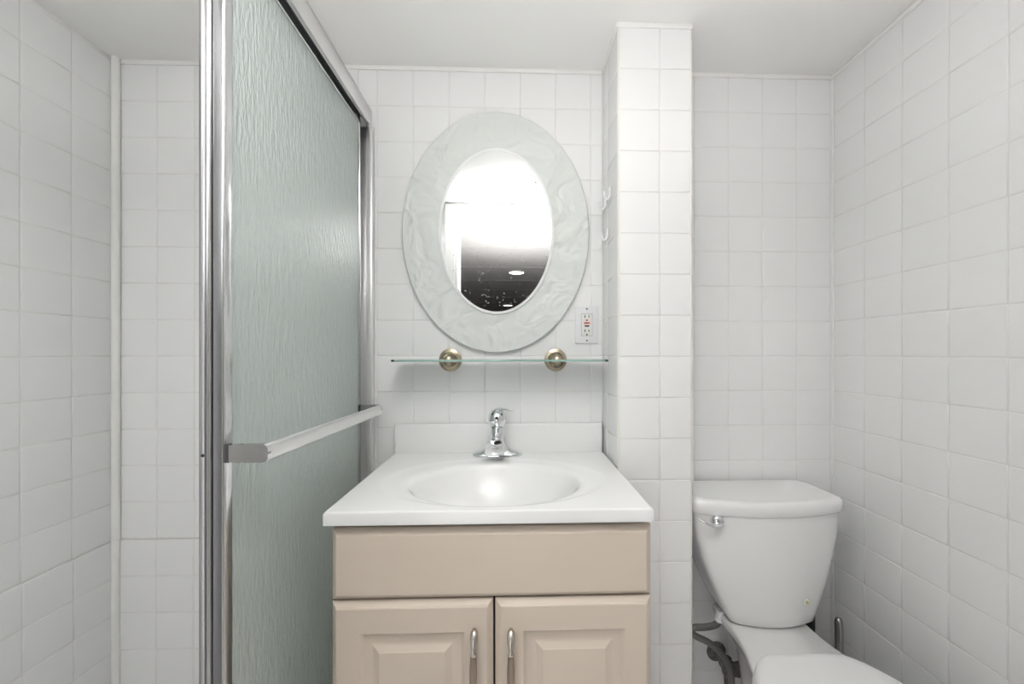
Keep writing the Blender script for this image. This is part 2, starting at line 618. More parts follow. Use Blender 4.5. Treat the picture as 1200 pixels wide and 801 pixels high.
downlight(0.02, -2.93, 'bright round recessed hall light, the nearer one seen in the mirror')
downlight(-0.12, -5.75, 'small bright recessed hall light at the bottom rim of the mirror')

# ceiling exhaust grille, reflected at the upper right of the mirror
t = thing('vent_grille', 'grey slatted exhaust grille on the ceiling, reflected in the mirror', 'vent', (.20, -.72, ZC))
mb = MB()
x0, x1, y0, y1 = .095, .335, -.815, -.60
for a in ((x0, x1, y0, y0 + .022), (x0, x1, y1 - .022, y1), (x0, x0 + .022, y0, y1), (x1 - .022, x1, y0, y1)):
    mb.box(*a, ZC - .012, ZC, .003)
mb.build('frame', MT['plastic'], t)
mb = MB()
mb.box(x0 + .02, x1 - .02, y0 + .02, y1 - .02, ZC - .002, ZC - .0005)
mb.build('backing', MT['slot'], t)
for i in range(13):
    mb = MB()
    yy = y0 + .030 + i * .0128
    mb.box(x0 + .02, x1 - .02, yy - .0022, yy + .0022, ZC - .011, ZC - .002)
    mb.build('slat', MT['outlet'], t)

# ------------------------------------------------------------------ shower door
t = thing('shower_door', 'sliding shower door of rain-textured glass in a chrome frame', 'shower door', (-.465, -.56, .14))
SZ0, SZ1 = .152, 1.852      # panel bottom / top
# header: channel open downwards, outer lip towards the room
mb = MB()
yh = YW + .002
mb.box(-.4385, -.4345, yh, -.004, 1.826, 1.876, .0015)
mb.box(-.522, -.4345, yh, -.004, 1.872, 1.876, .001)
mb.box(-.522, -.518, yh, -.004, 1.826, 1.876, .0015)
mb.box(-.4445, -.4385, yh, -.004, 1.826, 1.8295, .0008)
mb.build('header_rail', MT['alum_satin'], t)
mb = MB()
mb.box(-.518, -.4385, yh, -.004, 1.862, 1.872, .001)
mb.build('header_track', MT['track_shade'], t)
# wall jamb by the mirror wall
mb = MB()
mb.box(-.4445, -.427, -.026, -.004, .15, 1.826, .002)
mb.box(-.522, -.427, -.008, -.004, .15, 1.826, .001)
mb.box(-.522, -.516, -.026, -.004, .15, 1.826, .002)
mb.build('wall_jamb', MT['alum_satin'], t)
mb = MB()
mb.box(-.522, -.432, yh, -.004, .1395, .1445, .001)
for x in (-.520, -.474, -.436):
    mb.box(x - .002, x + .002, yh, -.004, .144, .162, .0008)
mb.build('bottom_track', MT['alum'], t)


def panel(xo, y0, y1, th, name_mat):
    """sliding panel: glass with a frame of rails; xo = room side face"""
    x0 = xo - th
    xm = (xo + x0) / 2
    g = MB()
    g.box(xm - .0022, xm + .0022, y0 + .012, y1 - .010, SZ0 + .012, SZ1 - .012)
    gl = g.build('sliding_panel', MT['rain'], t)
    s = MB()
    # front stile: rounded extrusion with a bead
    s.box(x0, xo, y0, y0 + .0205, SZ0, SZ1, .0028, 3)
    s.tube([(xo - .0010, y0 + .0030, SZ0 + .001), (xo - .0010, y0 + .0030, SZ1 - .001)], .0022, 8)
    s.build('stile', MT['alum'], gl)
    s = MB()
    s.box(x0 + .0014, xo - .0030, y0 - .0006, y0 + .0020, SZ0 + .001, SZ1 - .001, .0005)
    s.build('edge_cap', MT['alum_dimmed'], gl)  # added cap strip that darkens the front of the stile
    s = MB()
    s.box(x0 + .002, xo - .002, y1 - .013, y1, SZ0, SZ1, .002)
    s.tube([(xo - .002, y1 - .0125, SZ0), (xo - .002, y1 - .0125, SZ1)], .0016, 8)
    s.build('stile', MT['alum'], gl)
    s = MB()
    s.box(x0 + .002, xo - .002, y0 + .02, y1 - .012, SZ1 - .034, SZ1, .002)
    s.tube([(xo - .002, y0 + .02, SZ1 - .034), (xo - .002, y1 - .012, SZ1 - .034)], .0016, 8)
    s.build('top_rail', MT['alum'], gl)
    s = MB()
    s.box(x0 + .002, xo - .002, y0 + .02, y1 - .012, SZ0, SZ0 + .028, .002)
    s.build('bottom_rail', MT['alum'], gl)
    return gl


outer = panel(-.455, -.579, -.030, .0175, 'outer')
inner = panel(-.4745, -.583, -.034, .0160, 'inner')
# handle-side channel groove on the inner stile and a screw
mb = MB()
mb.tube([(-.4846, -.5838, SZ0 + .002), (-.4846, -.5838, SZ1 - .002)], .0008, 8)
mb.box(-.4838, -.4800, -.5842, -.582, SZ0 + .002, SZ1 - .002, .0008)
mb.build('groove', MT['alum'], inner)
mb = MB()
mb.lathe([(.0002, .0), (.0024, .0), (.0024, .001), (.0002, .0014)], (-.4825, -.5842, .981), '-Y', 14)
mb.build('screw', MT['slot'], inner)
# towel bar across the outer panel
mb = MB()
zb0, zb1 = .9825, .9745
bars = []
for y, z in ((-.5785, zb0), (-.052, zb1)):
    ring = []
    for k in range(24):
        a = 2 * PI * k / 24
        ca, sa = math.cos(a), math.sin(a)
        sx = math.copysign(abs(ca) ** .55, ca) * .0062
        sz = math.copysign(abs(sa) ** .75, sa) * .0140
        ring.append(Vector((-.3935 + sx, y, z + sz)))
    bars.append(ring)
mb.loft(bars)
mb.build('towel_bar', MT['alum_satin'], outer)
for y, z, s in ((-.5800, zb0, -1), (-.052, zb1, 1)):
    mb = MB()
    ya, yb = (y, y + .009) if s < 0 else (y - .007, y + .002)
    mb.box(-.4548, -.4465, ya, yb, z - .0145, z + .0145, .001)
    bf = mb.build('bracket_foot', MT['bracket_dark'], outer)
    mb = MB()
    prof = [(-.4470, -.0130), (-.4470, .0130), (-.4300, .0142), (-.4280, .0132), (-.4250, .0132), (-.4230, .0142), (-.3950, .0142),
            (-.3915, .0125), (-.3885, .0085), (-.3870, .0), (-.3885, -.0085), (-.3915, -.0125), (-.3950, -.0142), (-.4230, -.0142),
            (-.4250, -.0132), (-.4280, -.0132), (-.4300, -.0142)]
    mb.loft([[Vector((x, ya, z + h)) for x, h in prof], [Vector((x, yb, z + h)) for x, h in prof]])
    mb.build('bar_bracket', MT['bracket'], outer)

# ------------------------------------------------------------------ mirror
MX, MZ = -.056, 1.509
t = thing('oval_mirror', 'oval wall mirror in a wide etched frosted glass frame', 'mirror', (MX, -.012, MZ))
NE = 96


def ell(cx, cz, a, b, y, n=NE):
    return [Vector((cx + a * math.cos(2 * PI * k / n), y, cz + b * math.sin(2 * PI * k / n))) for k in range(n)]


mb = MB()
mb.loft([ell(MX, MZ, .284, .366, -.0045), ell(MX, MZ, .286, .368, -.0065), ell(MX, MZ, .286, .368, -.0120), ell(MX, MZ, .2835, .3655, -.0145),
         ell(MX + .001, MZ + .001, .176, .253, -.0145), ell(MX + .001, MZ + .001, .174, .251, -.012), ell(MX, MZ, .174, .251, -.0045)], False, False)
mb.f.append([])
mb.f.pop()
mb.build('frosted_frame', MT['frost'], t, origin=(MX, -.012, MZ))
mb = MB()
mb.loft([ell(MX + .001, MZ + .001, .1755, .2525, -.0135), ell(MX + .001, MZ + .001, .1755, .2525, -.0185),
         ell(MX + .001, MZ + .001, .173, .2500, -.0195), ell(MX + .001, MZ + .001, .1675, .2445, -.0190), ell(MX + .001, MZ + .001, .1675, .2445, -.0140)], False, False)
mb.build('bevel_rim', MT['mirback'], t)
mb = MB()
mb.loft([ell(MX + .001, MZ + .001, .1685, .2455, -.0125), ell(MX + .001, MZ + .001, .1685, .2455, -.0180)], True, True)
mb.build('mirror_glass', MT['mirror'], t, smooth=False, origin=(MX, -.0180, MZ))
for sx in (-.12, .12):
    mb = MB()
    mb.box(MX + sx - .01, MX + sx + .01, -.006, -.0004, MZ + .15, MZ + .19, .001)
    mb.build('mounting_clip', MT['outlet'], t)

# ------------------------------------------------------------------ glass shelf
t = thing('glass_shelf', 'narrow glass shelf on two round antique brass brackets below the mirror', 'shelf', (-.04, -.02, 1.118))
SH = 1.1185
mb = MB()
xs0, xs1 = -.3415, .2635
out = []
for (cx, cy, a0) in ((xs0 + .012, -.128 + .012, PI), (xs1 - .012, -.128 + .012, 1.5 * PI)):
    for k in range(7):
        a = a0 + PI / 2 * k / 6
        out.append((cx + .012 * math.cos(a), cy + .012 * math.sin(a)))
out += [(xs1, -.018), (xs0, -.018)]
r = [[Vector((x, y, SH + h)) for x, y in out] for h in (-.003, .003)]
mb.loft(r)
gp = mb.build('glass_plate', MT['glass'], t, angle=30)
mb = MB()
mb.box(xs0 + .012, xs1 - .012, -.1292, -.1281, SH - .003, SH + .003, .0004)
tag(mb.build('polished_edge', MT['glass_edge'], gp), 'green front edge of the glass')
for seg in (out[:7], out[7:14]):
    mb = MB()
    mb.loft([[Vector((x, y, SH - .003)) for x, y in seg] + [Vector((x, y + .0008, SH - .003)) for x, y in seg[::-1]],
             [Vector((x, y, SH + .003)) for x, y in seg] + [Vector((x, y + .0008, SH + .003)) for x, y in seg[::-1]]])
    mb.build('rounded_corner', MT['glass_corner_reflect'], gp)
for x in (-.197, .1265):
    mb = MB()
    mb.lathe([(.0345, .0005), (.0350, .004), (.0335, .007), (.0290, .0085), (.0280, .0115), (.0245, .0125), (.0235, .0100), (.0215, .0100),
              (.0205, .016), (.0180, .022), (.0140, .026), (.0120, .030), (.0120, .040), (.0135, .044), (.0125, .050), (.008, .054), (.0005, .0555)],
             (x, 0, SH), '-Y', 48)
    mb.build('bracket', MT['brass'], t)

# ------------------------------------------------------------------ outlet
ox, oz = .2232, 1.227
t = thing('gfci_outlet', 'white GFCI wall outlet with two sockets and red and dark buttons', 'outlet', (ox, -.002, oz))
mb = MB()
mb.box(ox - .0355, ox + .0355, -.0065, -.0002, oz - .0585, oz + .0585, .003, 3)
mb.build('cover_plate', MT['outlet'], t)
mb = MB()
mb.box(ox - .0168, ox + .0168, -.0080, -.004, oz - .0335, oz + .0335, .0012)
fc = mb.build('socket_face', MT['outlet_face'], t)
mb = MB()
for a in ((ox - .0175, ox + .0175, oz - .0345, oz - .0335), (ox - .0175, ox + .0175, oz + .0335, oz + .0345), (ox - .0175, ox - .0168, oz - .0345, oz + .0345), (ox + .0168, ox + .0175, oz - .0345, oz + .0345)):
    mb.box(a[0], a[1], -.0067, -.005, a[2], a[3])
mb.build('face_gap', MT['nickel'], t)
for zc in (oz + .0225, oz - .0215):
    for dx, h in ((-.0062, .0085), (.0062, .0070)):
        mb = MB()
        mb.box(ox + dx - .0012, ox + dx + .0012, -.0083, -.0075, zc - h / 2 + .003, zc + h / 2 + .003)
        mb.build('slot', MT['slot'], fc)
    mb = MB()
    mb.lathe([(.0002, 0), (.0026, 0), (.0026, .0006), (.0002, .0007)], (ox, -.0077, zc - .0090), '-Y', 16)
    mb.build('ground_hole', MT['slot'], fc)
mb = MB()
mb.lathe([(.0088, 0), (.0118, 0), (.0118, .0004), (.0088, .0004), (.0088, 0)], (ox, -.0078, oz + .0075), '-Y', 24, caps=False)
mb.build('pink_ring', MT['pink'], fc)
mb = MB()
mb.box(ox - .0080, ox + .0080, -.0094, -.0075, oz + .0028, oz + .0078, .0005)
tag(mb.build('reset_button', MT['redbtn'], fc), 'red reset button')
mb = MB()
mb.box(ox - .0070, ox + .0070, -.0094, -.0075, oz - .0064, oz - .0016, .0005)
tag(mb.build('test_button', MT['blkbtn'], fc), 'dark test button')
for dz in (-.049, .049):
    mb = MB()
    mb.lathe([(.0002, 0), (.0032, 0), (.0030, .0008), (.0002, .0012)], (ox, -.0064, oz + dz), '-Y', 16)
    mb.build('screw', MT['steel'], t)


# ------------------------------------------------------------------ hooks on the pillar side
def hook(y, z, label):
    h = thing('wall_hook', label, 'hook', (XPL - .001, y, z), 'hooks on the side of the pillar')
    m = MB()
    m.box(XPL - .0052, XPL - .0008, y - .0090, y + .0090, z - .012, z + .020, .0018)
    m.build('hook_base', MT['plastic'], h)
    m = MB()
    pts = [(XPL - .004, y, z + .006)]
    for k in range(10):
        a = PI * 1.02 * k / 9
        pts.append((XPL - .0115 + .0075 * math.cos(a), y, z - .004 - .0120 * math.sin(a)))
    pts.append((XPL - .0198, y, z + .006))
    m.tube(pts, [.0036] * 11 + [.0030], 10)
    m.build('hook_arm', MT['plastic'], h)


hook(-.106, 1.592, 'white plastic hook on the pillar side, upper one nearest the camera')
hook(-.048, 1.585, 'white plastic hook on the pillar side, upper one nearest the mirror wall')
hook(-.075, 1.484, 'white plastic hook on the pillar side, single one below the upper pair')

# ------------------------------------------------------------------ vanity
CX0, CX1, CYF, CZT = -.362, .2695, -.4560, .8385
vx0, vx1 = -.352, .2640
t = thing('vanity_cabinet', 'cream vanity cabinet with a plain top panel and two raised-panel doors', 'cabinet', (-.044, -.22, 0))
mb = MB()
YFB = -.421
mb.box(vx0, vx0 + .016, YFB, -.004, 0, .812)
mb.box(vx1 - .016, vx1, YFB, -.004, 0, .812)
mb.box(vx0 + .016, vx1 - .016, -.012, -.004, .1, .812)
mb.box(vx0 + .016, vx1 - .016, YFB, -.012, .1, .115)
mb.box(vx0 + .016, vx1 - .016, YFB + .06, YFB + .075, 0, .1)
mb.box(vx0 + .016, vx1 - .016, YFB, YFB + .018, .640, .668)
mb.box(vx0 + .016, vx1 - .016, YFB, YFB + .018, .795, .8118)
mb.build('cabinet_body', MT['cabinet'], t)


def raised(x0, x1, z0, z1, yb, yf, panel_in=None):
    """profiled front: ogee edge and, for doors, a recessed field with a raised centre"""
    def rect(i, y, dz=0.0):
        if panel_in and i >= panel_in:
            dz = .0040
        if dz:
            return [Vector((x0 + i, y, z0 + i + dz)), Vector((x1 - i, y, z0 + i + dz)), Vector((x1 - i, y, z1 - i - dz)), Vector((x0 + i, y, z1 - i - dz))]
        return [Vector((x0 + i, y, z0 + i)), Vector((x1 - i, y, z0 + i)), Vector((x1 - i, y, z1 - i)), Vector((x0 + i, y, z1 - i))]
    R = [rect(0, yb), rect(0, yf + .0110), rect(.0014, yf + .0094), rect(.0088, yf + .0032), rect(.0096, yf + .0014), rect(.0118, yf)]
    if panel_in:
        p = panel_in
        R += [rect(p, yf), rect(p + .003, yf + .0030), rect(p + .007, yf + .0066), rect(p + .018, yf + .0072), rect(p + .022, yf + .0066),
              rect(p + .027, yf + .0042), rect(p + .036, yf + .0016), rect(p + .038, yf + .0002), rect(p + .040, yf)]
    m = MB()
    m.loft(R, True, True)
    return m


YD = -.4470
raised(vx0 - .001, vx1 + .006, .6630, .8005, YFB - .0005, YD).build('false_drawer_front', MT['cabinet'], t, angle=20)
doors = []
xm = -.0400
for x0, x1 in ((vx0 - .001, xm - .0022), (xm + .0022, vx1 + .006)):
    doors.append(raised(x0, x1, .118, .6595, YFB - .0005, YD, .0545).build('door', MT['cabinet'], t, angle=20))
mb = MB()
mb.box(xm - .006, xm + .006, YFB - .002, YFB - .0006, .118, .6595)
mb.build('center_gap', MT['slot'], t)


def pull(x, zt, door):
    L = .138
    zb = zt - L
    m = MB()
    # leaf shaped feet against the door
    pts, rad = [], []
    N = 40
    for i in range(N + 1):
        s = i / N
        z = zt - L * s
        d = min(s, 1 - s)                   # distance from an end, 0..0.5
        stand = .0045 + .0215 * (1 - (1 - min(1, d / .30)) ** 2.2)
        pts.append((x, YD - stand, z))
        if d < .025:
            r_ = .0026 + .0034 * (d / .025)
        elif d < .12:
            r_ = .0060 + .0006 * math.sin((d - .025) / .095 * PI)
        elif d < .22:
            r_ = .0060 - .0027 * (d - .12) / .10
        else:
            r_ = .0034 + .0026 * ((d - .22) / .28) ** .6
        rad.append(r_ * 1.12)
    m.tube(pts, rad, 14)
    for z in (zt - .008, zb + .008):
        m.tube([(x, YD + .0005, z), (x, YD - .008, z)], .0038, 12)
    h = m.build('handle', MT['nickel'], door, angle=60)
    for zz in (zt - L * .255, zb + L * .255):
        m = MB()
        m.tube([(x, YD - .0250, zz - .0022), (x, YD - .0252, zz - .0008), (x, YD - .0254, zz + .0008), (x, YD - .0252, zz + .0022)], [.0044, .0056, .0056, .0044], 14)
        m.build('collar', MT['nickel'], h)
    m = MB()
    gp = []
    gr = []
    for i in range(13):
        s = i / 12
        gp.append((x, YD - .0258, zt - L * (.27 + .46 * s)))
        gr.append(.0056 + .0018 * math.sin(PI * s))
    m.tube(gp, gr, 14)
    m.build('grip', MT['nickel_reflect'], h)


pull(-.0772, .6110, doors[0])
pull(-.0070, .6095, doors[1])

# countertop with integral bowl
t = thing('bathroom_sink', 'glossy white vanity top with integral oval sink and backsplash', 'sink', (-.046, -.24, CZT))
mb = MB()
BX, BY, BA, BB = -.046, -.276, .203, .149
RX, RY, RA, RB = -.049, -.262, .268, .176
x0, x1, y0, y1 = CX0, CX1, CYF, -.0215
N = 144
angs = sorted(set([2 * PI * k / N for k in range(N)] + [math.atan2(y - BY, x - BX) % (2 * PI) for x in (x0, x1) for y in (y0, y1)]))


def rectpt(a, ins=0.0):
    dx, dy = math.cos(a), math.sin(a)
    ts = []
    if dx > 1e-9:
        ts.append((x1 - ins - BX) / dx)
    if dx < -1e-9:
        ts.append((x0 + ins - BX) / dx)
    if dy > 1e-9:
        ts.append((y1 - ins - BY) / dy)
    if dy < -1e-9:
        ts.append((y0 + ins - BY) / dy)
    s = min(ts)
    return Vector((BX + dx * s, BY + dy * s, 0))


def ellpt(a, cx, cy, ea, eb):
    # direction a from the bowl centre, on the ellipse
    dx, dy = math.cos(a), math.sin(a)
    ox_, oy_ = BX - cx, BY - cy
    A = (dx / ea) ** 2 + (dy / eb) ** 2
    B = 2 * (ox_ * dx / ea ** 2 + oy_ * dy / eb ** 2)
    Cc = (ox_ / ea) ** 2 + (oy_ / eb) ** 2 - 1
    s = (-B + math.sqrt(B * B - 4 * A * Cc)) / (2 * A)
    return Vector((BX + dx * s, BY + dy * s, 0))


rings = []
DEP = .120
for f in (.085, .20, .34, .48, .62, .74, .83, .90, .945, .975, .995, 1.012):
    ring = []
    for a in angs:
        e = ellpt(a, BX, BY, BA, BB)
        p = Vector((BX, BY + .012 * (1 - f), 0)).lerp(e, f) if f <= 1 else Vector((BX, BY, 0)) + (e - Vector((BX, BY, 0))) * f
        if f <= .975:
            z = CZT - .0085 - (DEP - .01) * (1 - (f / .975) ** 2.6) - .004 * (1 - f)
        elif f < 1:
            z = CZT - .0060
        else:
            z = CZT - .0042
        ring.append(Vector((p.x, p.y, z)))
    rings.append(ring)
for f, dz in ((.25, -.0030), (.50, -.0025), (.70, -.0018), (.82, -.0012), (.92, -.0006), (1.0, -.0002)):
    ring = []
    for a in angs:
        e = ellpt(a, BX, BY, BA * 1.012, BB * 1.012)
        rr = ellpt(a, RX, RY, RA, RB)
        p = e.lerp(rr, f)
        ring.append(Vector((p.x, p.y, CZT + dz)))
    rings.append(ring)
for f in (.06, .5, .93):
    ring = []
    for a in angs:
        rr = ellpt(a, RX, RY, RA, RB)
        p = rr.lerp(rectpt(a, .003), f)
        ring.append(Vector((p.x, p.y, CZT)))
    rings.append(ring)
for ins, z in ((.0045, CZT), (.0030, CZT - .0001), (.0010, CZT - .0010), (0, CZT - .0035), (0, CZT - .0255), (.002, CZT - .0265), (.020, CZT - .0265)):
    rings.append([Vector((rectpt(a, ins).x, rectpt(a, ins).y, z)) for a in angs])
mb.loft(rings, True, False)
top = mb.build('countertop', MT['marble'], t, angle=60)
mb = MB()
mb.box(CX0, CX1 - .002, -.0225, -.0035, CZT - .026, .9255, .003, 3)
mb.build('backsplash', MT['marble'], t)
mb = MB()
mb.lathe([(.0005, .002), (.012, .0025), (.019, .004), (.0225, .003), (.0225, -.003), (.0005, -.004)], (BX, BY + .012, CZT - DEP - .002), n=32)
mb.build('drain', MT['chrome'], t)

# ------------------------------------------------------------------ faucet
fx = -.0505
t = thing('faucet', 'chrome single-lever faucet on the back of the white vanity top', 'faucet', (fx, -.055, CZT))


def superring(cx, cy, z, a, b, p=2.0, n=40):
    r = []
    for k in range(n):
        c, s = math.cos(2 * PI * k / n), math.sin(2 * PI * k / n)
        r.append(Vector((cx + a * math.copysign(abs(c) ** (2 / p), c), cy + b * math.copysign(abs(s) ** (2 / p), s), z)))
    return r


mb = MB()
zc = CZT - .0002
# base plate with wings that sweep up into the body
rr = []
for z, a, b, p in ((0, .0725, .0255, 2.6), (.004, .0730, .0262, 2.6), (.0085, .0690, .0240, 2.4), (.0125, .0600, .0215, 2.2), (.0165, .0470, .0205, 2.0),
                   (.021, .0365, .0205, 2.0), (.030, .0290, .0205, 2.2), (.046, .0250, .0205, 2.4), (.058, .0225, .0200, 2.3)):
    rr.append(superring(fx, -.055, zc + z, a, b, p))
mb.loft(rr)
mb.build('base_plate', MT['chrome'], t, angle=50)
# spout: wide trapezoid body reaching over the bowl
mb = MB()
rr = []


def spout_sec(y, z0_, z1_, w0, w1, lean=0.0):
    pts = []
    c = .006
    prof = [(-w0, z0_ + c), (-w0 + c * .6, z0_), (w0 - c * .6, z0_), (w0, z0_ + c), (w1 + .001, z1_ - c), (w1 - c * .35, z1_ - c * .25), (w1 * .5, z1_ + .0012),
            (-w1 * .5, z1_ + .0012), (-w1 + c * .35, z1_ - c * .25), (-w1 - .001, z1_ - c)]
    return [Vector((fx - .003 + x, y - lean * (z - z0_), z)) for x, z in prof]


rr = [spout_sec(-.045, CZT + .020, CZT + .066, .024, .020), spout_sec(-.075, CZT + .018, CZT + .067, .026, .021), spout_sec(-.105, CZT + .019, CZT + .066, .0275, .0215),
      spout_sec(-.128, CZT + .0205, CZT + .0645, .0285, .0210, .10), spout_sec(-.138, CZT + .0220, CZT + .0630, .0285, .0205, .16), spout_sec(-.1395, CZT + .0240, CZT + .0610, .0265, .0188, .16)]
mb.loft(rr)
sp = mb.build('spout', MT['chrome'], t, angle=30)
mb = MB()
mb.box(fx - .0105, fx + .0055, -.1432, -.1412, CZT + .0395, CZT + .0425, .0004)
mb.build('maker_mark', MT['nickel'], sp)
mb = MB()
mb.lathe([(.0200, .0540), (.0205, .062), (.0185, .0655), (.0178, .072), (.0178, .0800), (.0195, .0815), (.0195, .084), (.015, .085)], (fx - .001, -.058, CZT), n=36)
mb.build('collar', MT['chrome'], t)
mb = MB()
prof = []
for k in range(15):
    a = -1.15 + (PI / 2 + 1.15) * k / 14
    prof.append((max(.0004, .0268 * math.cos(a)), .1080 + (.0300 if a < 0 else .0285) * math.sin(a)))
mb.lathe(prof, (fx - .001, -.058, CZT), n=36)
# scooped lever, thrown to the right and slightly back
LV = [(-.018, -.060, .1275, .012, .0040), (-.004, -.058, .1350, .0150, .0046), (.010, -.054, .1365, .0145, .0042), (.024, -.049, .1345, .0115, .0034),
      (.036, -.045, .1300, .0075, .0026), (.0455, -.042, .1265, .0016, .0010)]
rr = []
for x, y, z, w, h in LV:
    d = Vector((1, .25, 0)).normalized()
    s = Vector((-d.y, d.x, 0))
    rr.append([Vector((fx + x, y, CZT + z)) + s * w * math.cos(2 * PI * k / 14) + Vector((0, 0, h * math.sin(2 * PI * k / 14))) for k in range(14)])
mb.loft(rr)
hd = mb.build('handle', MT['chrome'], t, angle=60)
mb = MB()
mb.lathe([(.0002, 0), (.0048, 0), (.0048, .0010), (.0002, .0014)], (fx - .001, -.0834, CZT + .1135), '-Y', 18)
mb.build('index_button', MT['slot'], hd)

# ------------------------------------------------------------------ toilet
TX = .694
t = thing('toilet', 'white two-piece toilet with a tapered tank and closed lid', 'toilet', (TX, -.33, 0))


def chaikin(p, it=3):
    for _ in range(it):
        q = []
        for i in range(len(p)):
            a, b = p[i], p[(i + 1) % len(p)]
            q.append((a[0] * .75 + b[0] * .25, a[1] * .75 + b[1] * .25))
            q.append((a[0] * .25 + b[0] * .75, a[1] * .25 + b[1] * .75))
        p = q
    return p


def dshape(w, yb, ys, yf, cx=0.0, back=.985):
    """D outline: flat back, bowed front"""
    pts = [(-w * back, yb), (-w * .5, yb), (0, yb), (w * .5, yb), (w * back, yb), (w * .99, yb * .5 + ys * .5), (w, ys * .85 + yb * .15), (w * .985, ys)]
    for s in (.86, .66, .42, .2, 0, -.2, -.42, -.66, -.86):
        pts.append((s * w, ys + (yf - ys) * (1 - abs(s) ** 2.1) + (0 if abs(s) < .8 else -.002)))
    pts += [(-w * .985, ys), (-w, ys * .85 + yb * .15), (-w * .99, yb * .5 + ys * .5)]
    return [(x + cx, y) for x, y in chaikin(pts, 2)]


def R3(o2, z):
    return [Vector((TX + x, y, z)) for x, y in o2]


mb = MB()
rr = []
for z, w, ys, yf, cx in ((.3970, .095, -.140, -.168, .016), (.3995, .112, -.150, -.178, .016), (.405, .1195, -.153, -.182, .016), (.430, .1310, -.154, -.186, .014), (.470, .1480, -.155, -.190, .011),
                         (.520, .1660, -.157, -.194, .007), (.580, .1850, -.158, -.197, .003), (.640, .1980, -.159, -.199, .001), (.690, .2030, -.160, -.200, 0), (.7050, .2035, -.160, -.200, 0)):
    rr.append(R3(dshape(w, -.022, ys, yf, cx), z))
mb.loft(rr)
tank = mb.build('tank', MT['china'], t, angle=60)
mb = MB()
rr = []
for z, g in ((.7045, -.006), (.7055, .004), (.7090, .0065), (.7300, .0075), (.7380, .0055), (.7425, .0010), (.7440, -.006), (.7432, -.016), (.7427, -.028)):
    rr.append(R3(dshape(.2065 + g, -.016 - min(0, g) * .3 + 0.0, -.157 - g * .8, -.199 - g, 0), z))
mb.loft(rr)
mb.build('tank_lid', MT['china'], t, angle=60)
# bowl: deck under the tank flowing into the bowl and its pedestal


def bowl_outline(s, front, back, wdeck, wmax, cx=0.0):
    pts = []
    yc = -.475
    for k in range(13):                     # left deck back to the front and round to the right
        pass
    left = [(-wdeck * .86, back), (-wdeck, back - .03), (-wdeck * .98, -.17), (-wdeck * 1.02, -.235), (-wdeck * 1.25, -.31), (-wmax * .90, -.375)]
    for k in range(11):
        a = PI + PI * k / 10
        left.append((wmax * math.cos(a), yc + (yc - front) * math.sin(a)))
    right = [(-x, y) for x, y in reversed(left[:6])]
    pts = left + right
    return [(x * s + cx, y) for x, y in chaikin(pts, 2)]


mb = MB()
rr = []
for z, s, fr, bk, wd, wm in ((0.0, 1, -.60, -.12, .085, .105), (.02, 1, -.60, -.12, .084, .104), (.10, 1, -.59, -.12, .066, .105), (.20, 1, -.62, -.11, .056, .130),
                             (.30, 1, -.68, -.09, .062, .165), (.345, 1, -.700, -.065, .086, .178), (.364, 1, -.708, -.05, .103, .182), (.3800, 1, -.712, -.045, .110, .184), (.3905, 1, -.711, -.046, .1095, .183), (.3955, 1, -.706, -.050, .106, .178)):
    rr.append(R3(bowl_outline(s, fr, bk, wd, wm), z))
mb.loft(rr)
mb.build('bowl', MT['china'], t, angle=60)


def seat_outline(g):
    pts = [(-.060, -.303), (-.085, -.3035), (-.112, -.318), (-.140, -.350), (-.168, -.405)]
    for k in range(11):
        a = PI + PI * k / 10
        pts.append((.182 * math.cos(a), -.49 + .225 * math.sin(a)))
    pts += [(-x, y) for x, y in reversed(pts[:5])]
    pts += [(0, -.303)]
    c = chaikin(pts, 2)
    cx, cy = -.020, -.49
    return [(cx + x * (1 + g / .18), cy + (y - cy) * (1 + g / .2)) for x, y in c]


mb = MB()
mb.loft([R3(seat_outline(g), z) for z, g in ((.3962, -.004), (.398, .003), (.408, .005), (.413, .002), (.4145, -.006))])
mb.build('seat', MT['plastic'], t, angle=60)
mb = MB()
mb.loft([R3(seat_outline(g), z) for z, g in ((.4150, -.008), (.4165, -.001), (.4250, .001), (.4310, -.002), (.4340, -.009), (.4350, -.022), (.4356, -.05))])
mb.build('seat_lid', MT['plastic'], t, angle=60)
for sx in (-.085, .045):
    mb = MB()
    mb.box(TX + sx - .022, TX + sx + .022, -.318, -.296, .3955, .4130, .005, 3)
    mb.build('hinge', MT['plastic'], t)
# flush lever
lx, lz = .540, .6935
mb = MB()
mb.lathe([(.0005, -.004), (.0155, -.004), (.0165, .002), (.0155, .006), (.0110, .0105), (.0060, .0125), (.0004, .013)], (lx, -.1830, lz), '-Y', 32)
lev = mb.build('flush_lever', MT['chrome'], t)
mb = MB()
pts = [(lx + .006, -.1945, lz - .0055), (lx - .004, -.1985, lz - .0070), (lx - .018, -.2000, lz - .0060), (lx - .034, -.1975, lz - .0010), (lx - .048, -.1920, lz + .0060), (lx - .0560, -.1885, lz + .0105)]
mb.tube(pts, [.0075, .0078, .0064, .0055, .0048, .0022], 14, flat=.75)
mb.build('lever_arm', MT['chrome'], lev)
# small rusty blemish low on the tank
mb = MB()
mb.lathe([(.0004, -.004), (.0085, -.004), (.0080, .0006), (.0004, .0009)], (.7830, -.1848, .4715), '-Y', 20)
st = mb.build('stain_halo', MT['rusth'], tank)
mb = MB()
mb.lathe([(.0004, -.003), (.0050, -.003), (.0045, .0014), (.0004, .0018)], (.7822, -.1848, .4720), '-Y', 14)
tag(mb.build('stain', MT['rust'], tank), 'small yellow-brown spot')
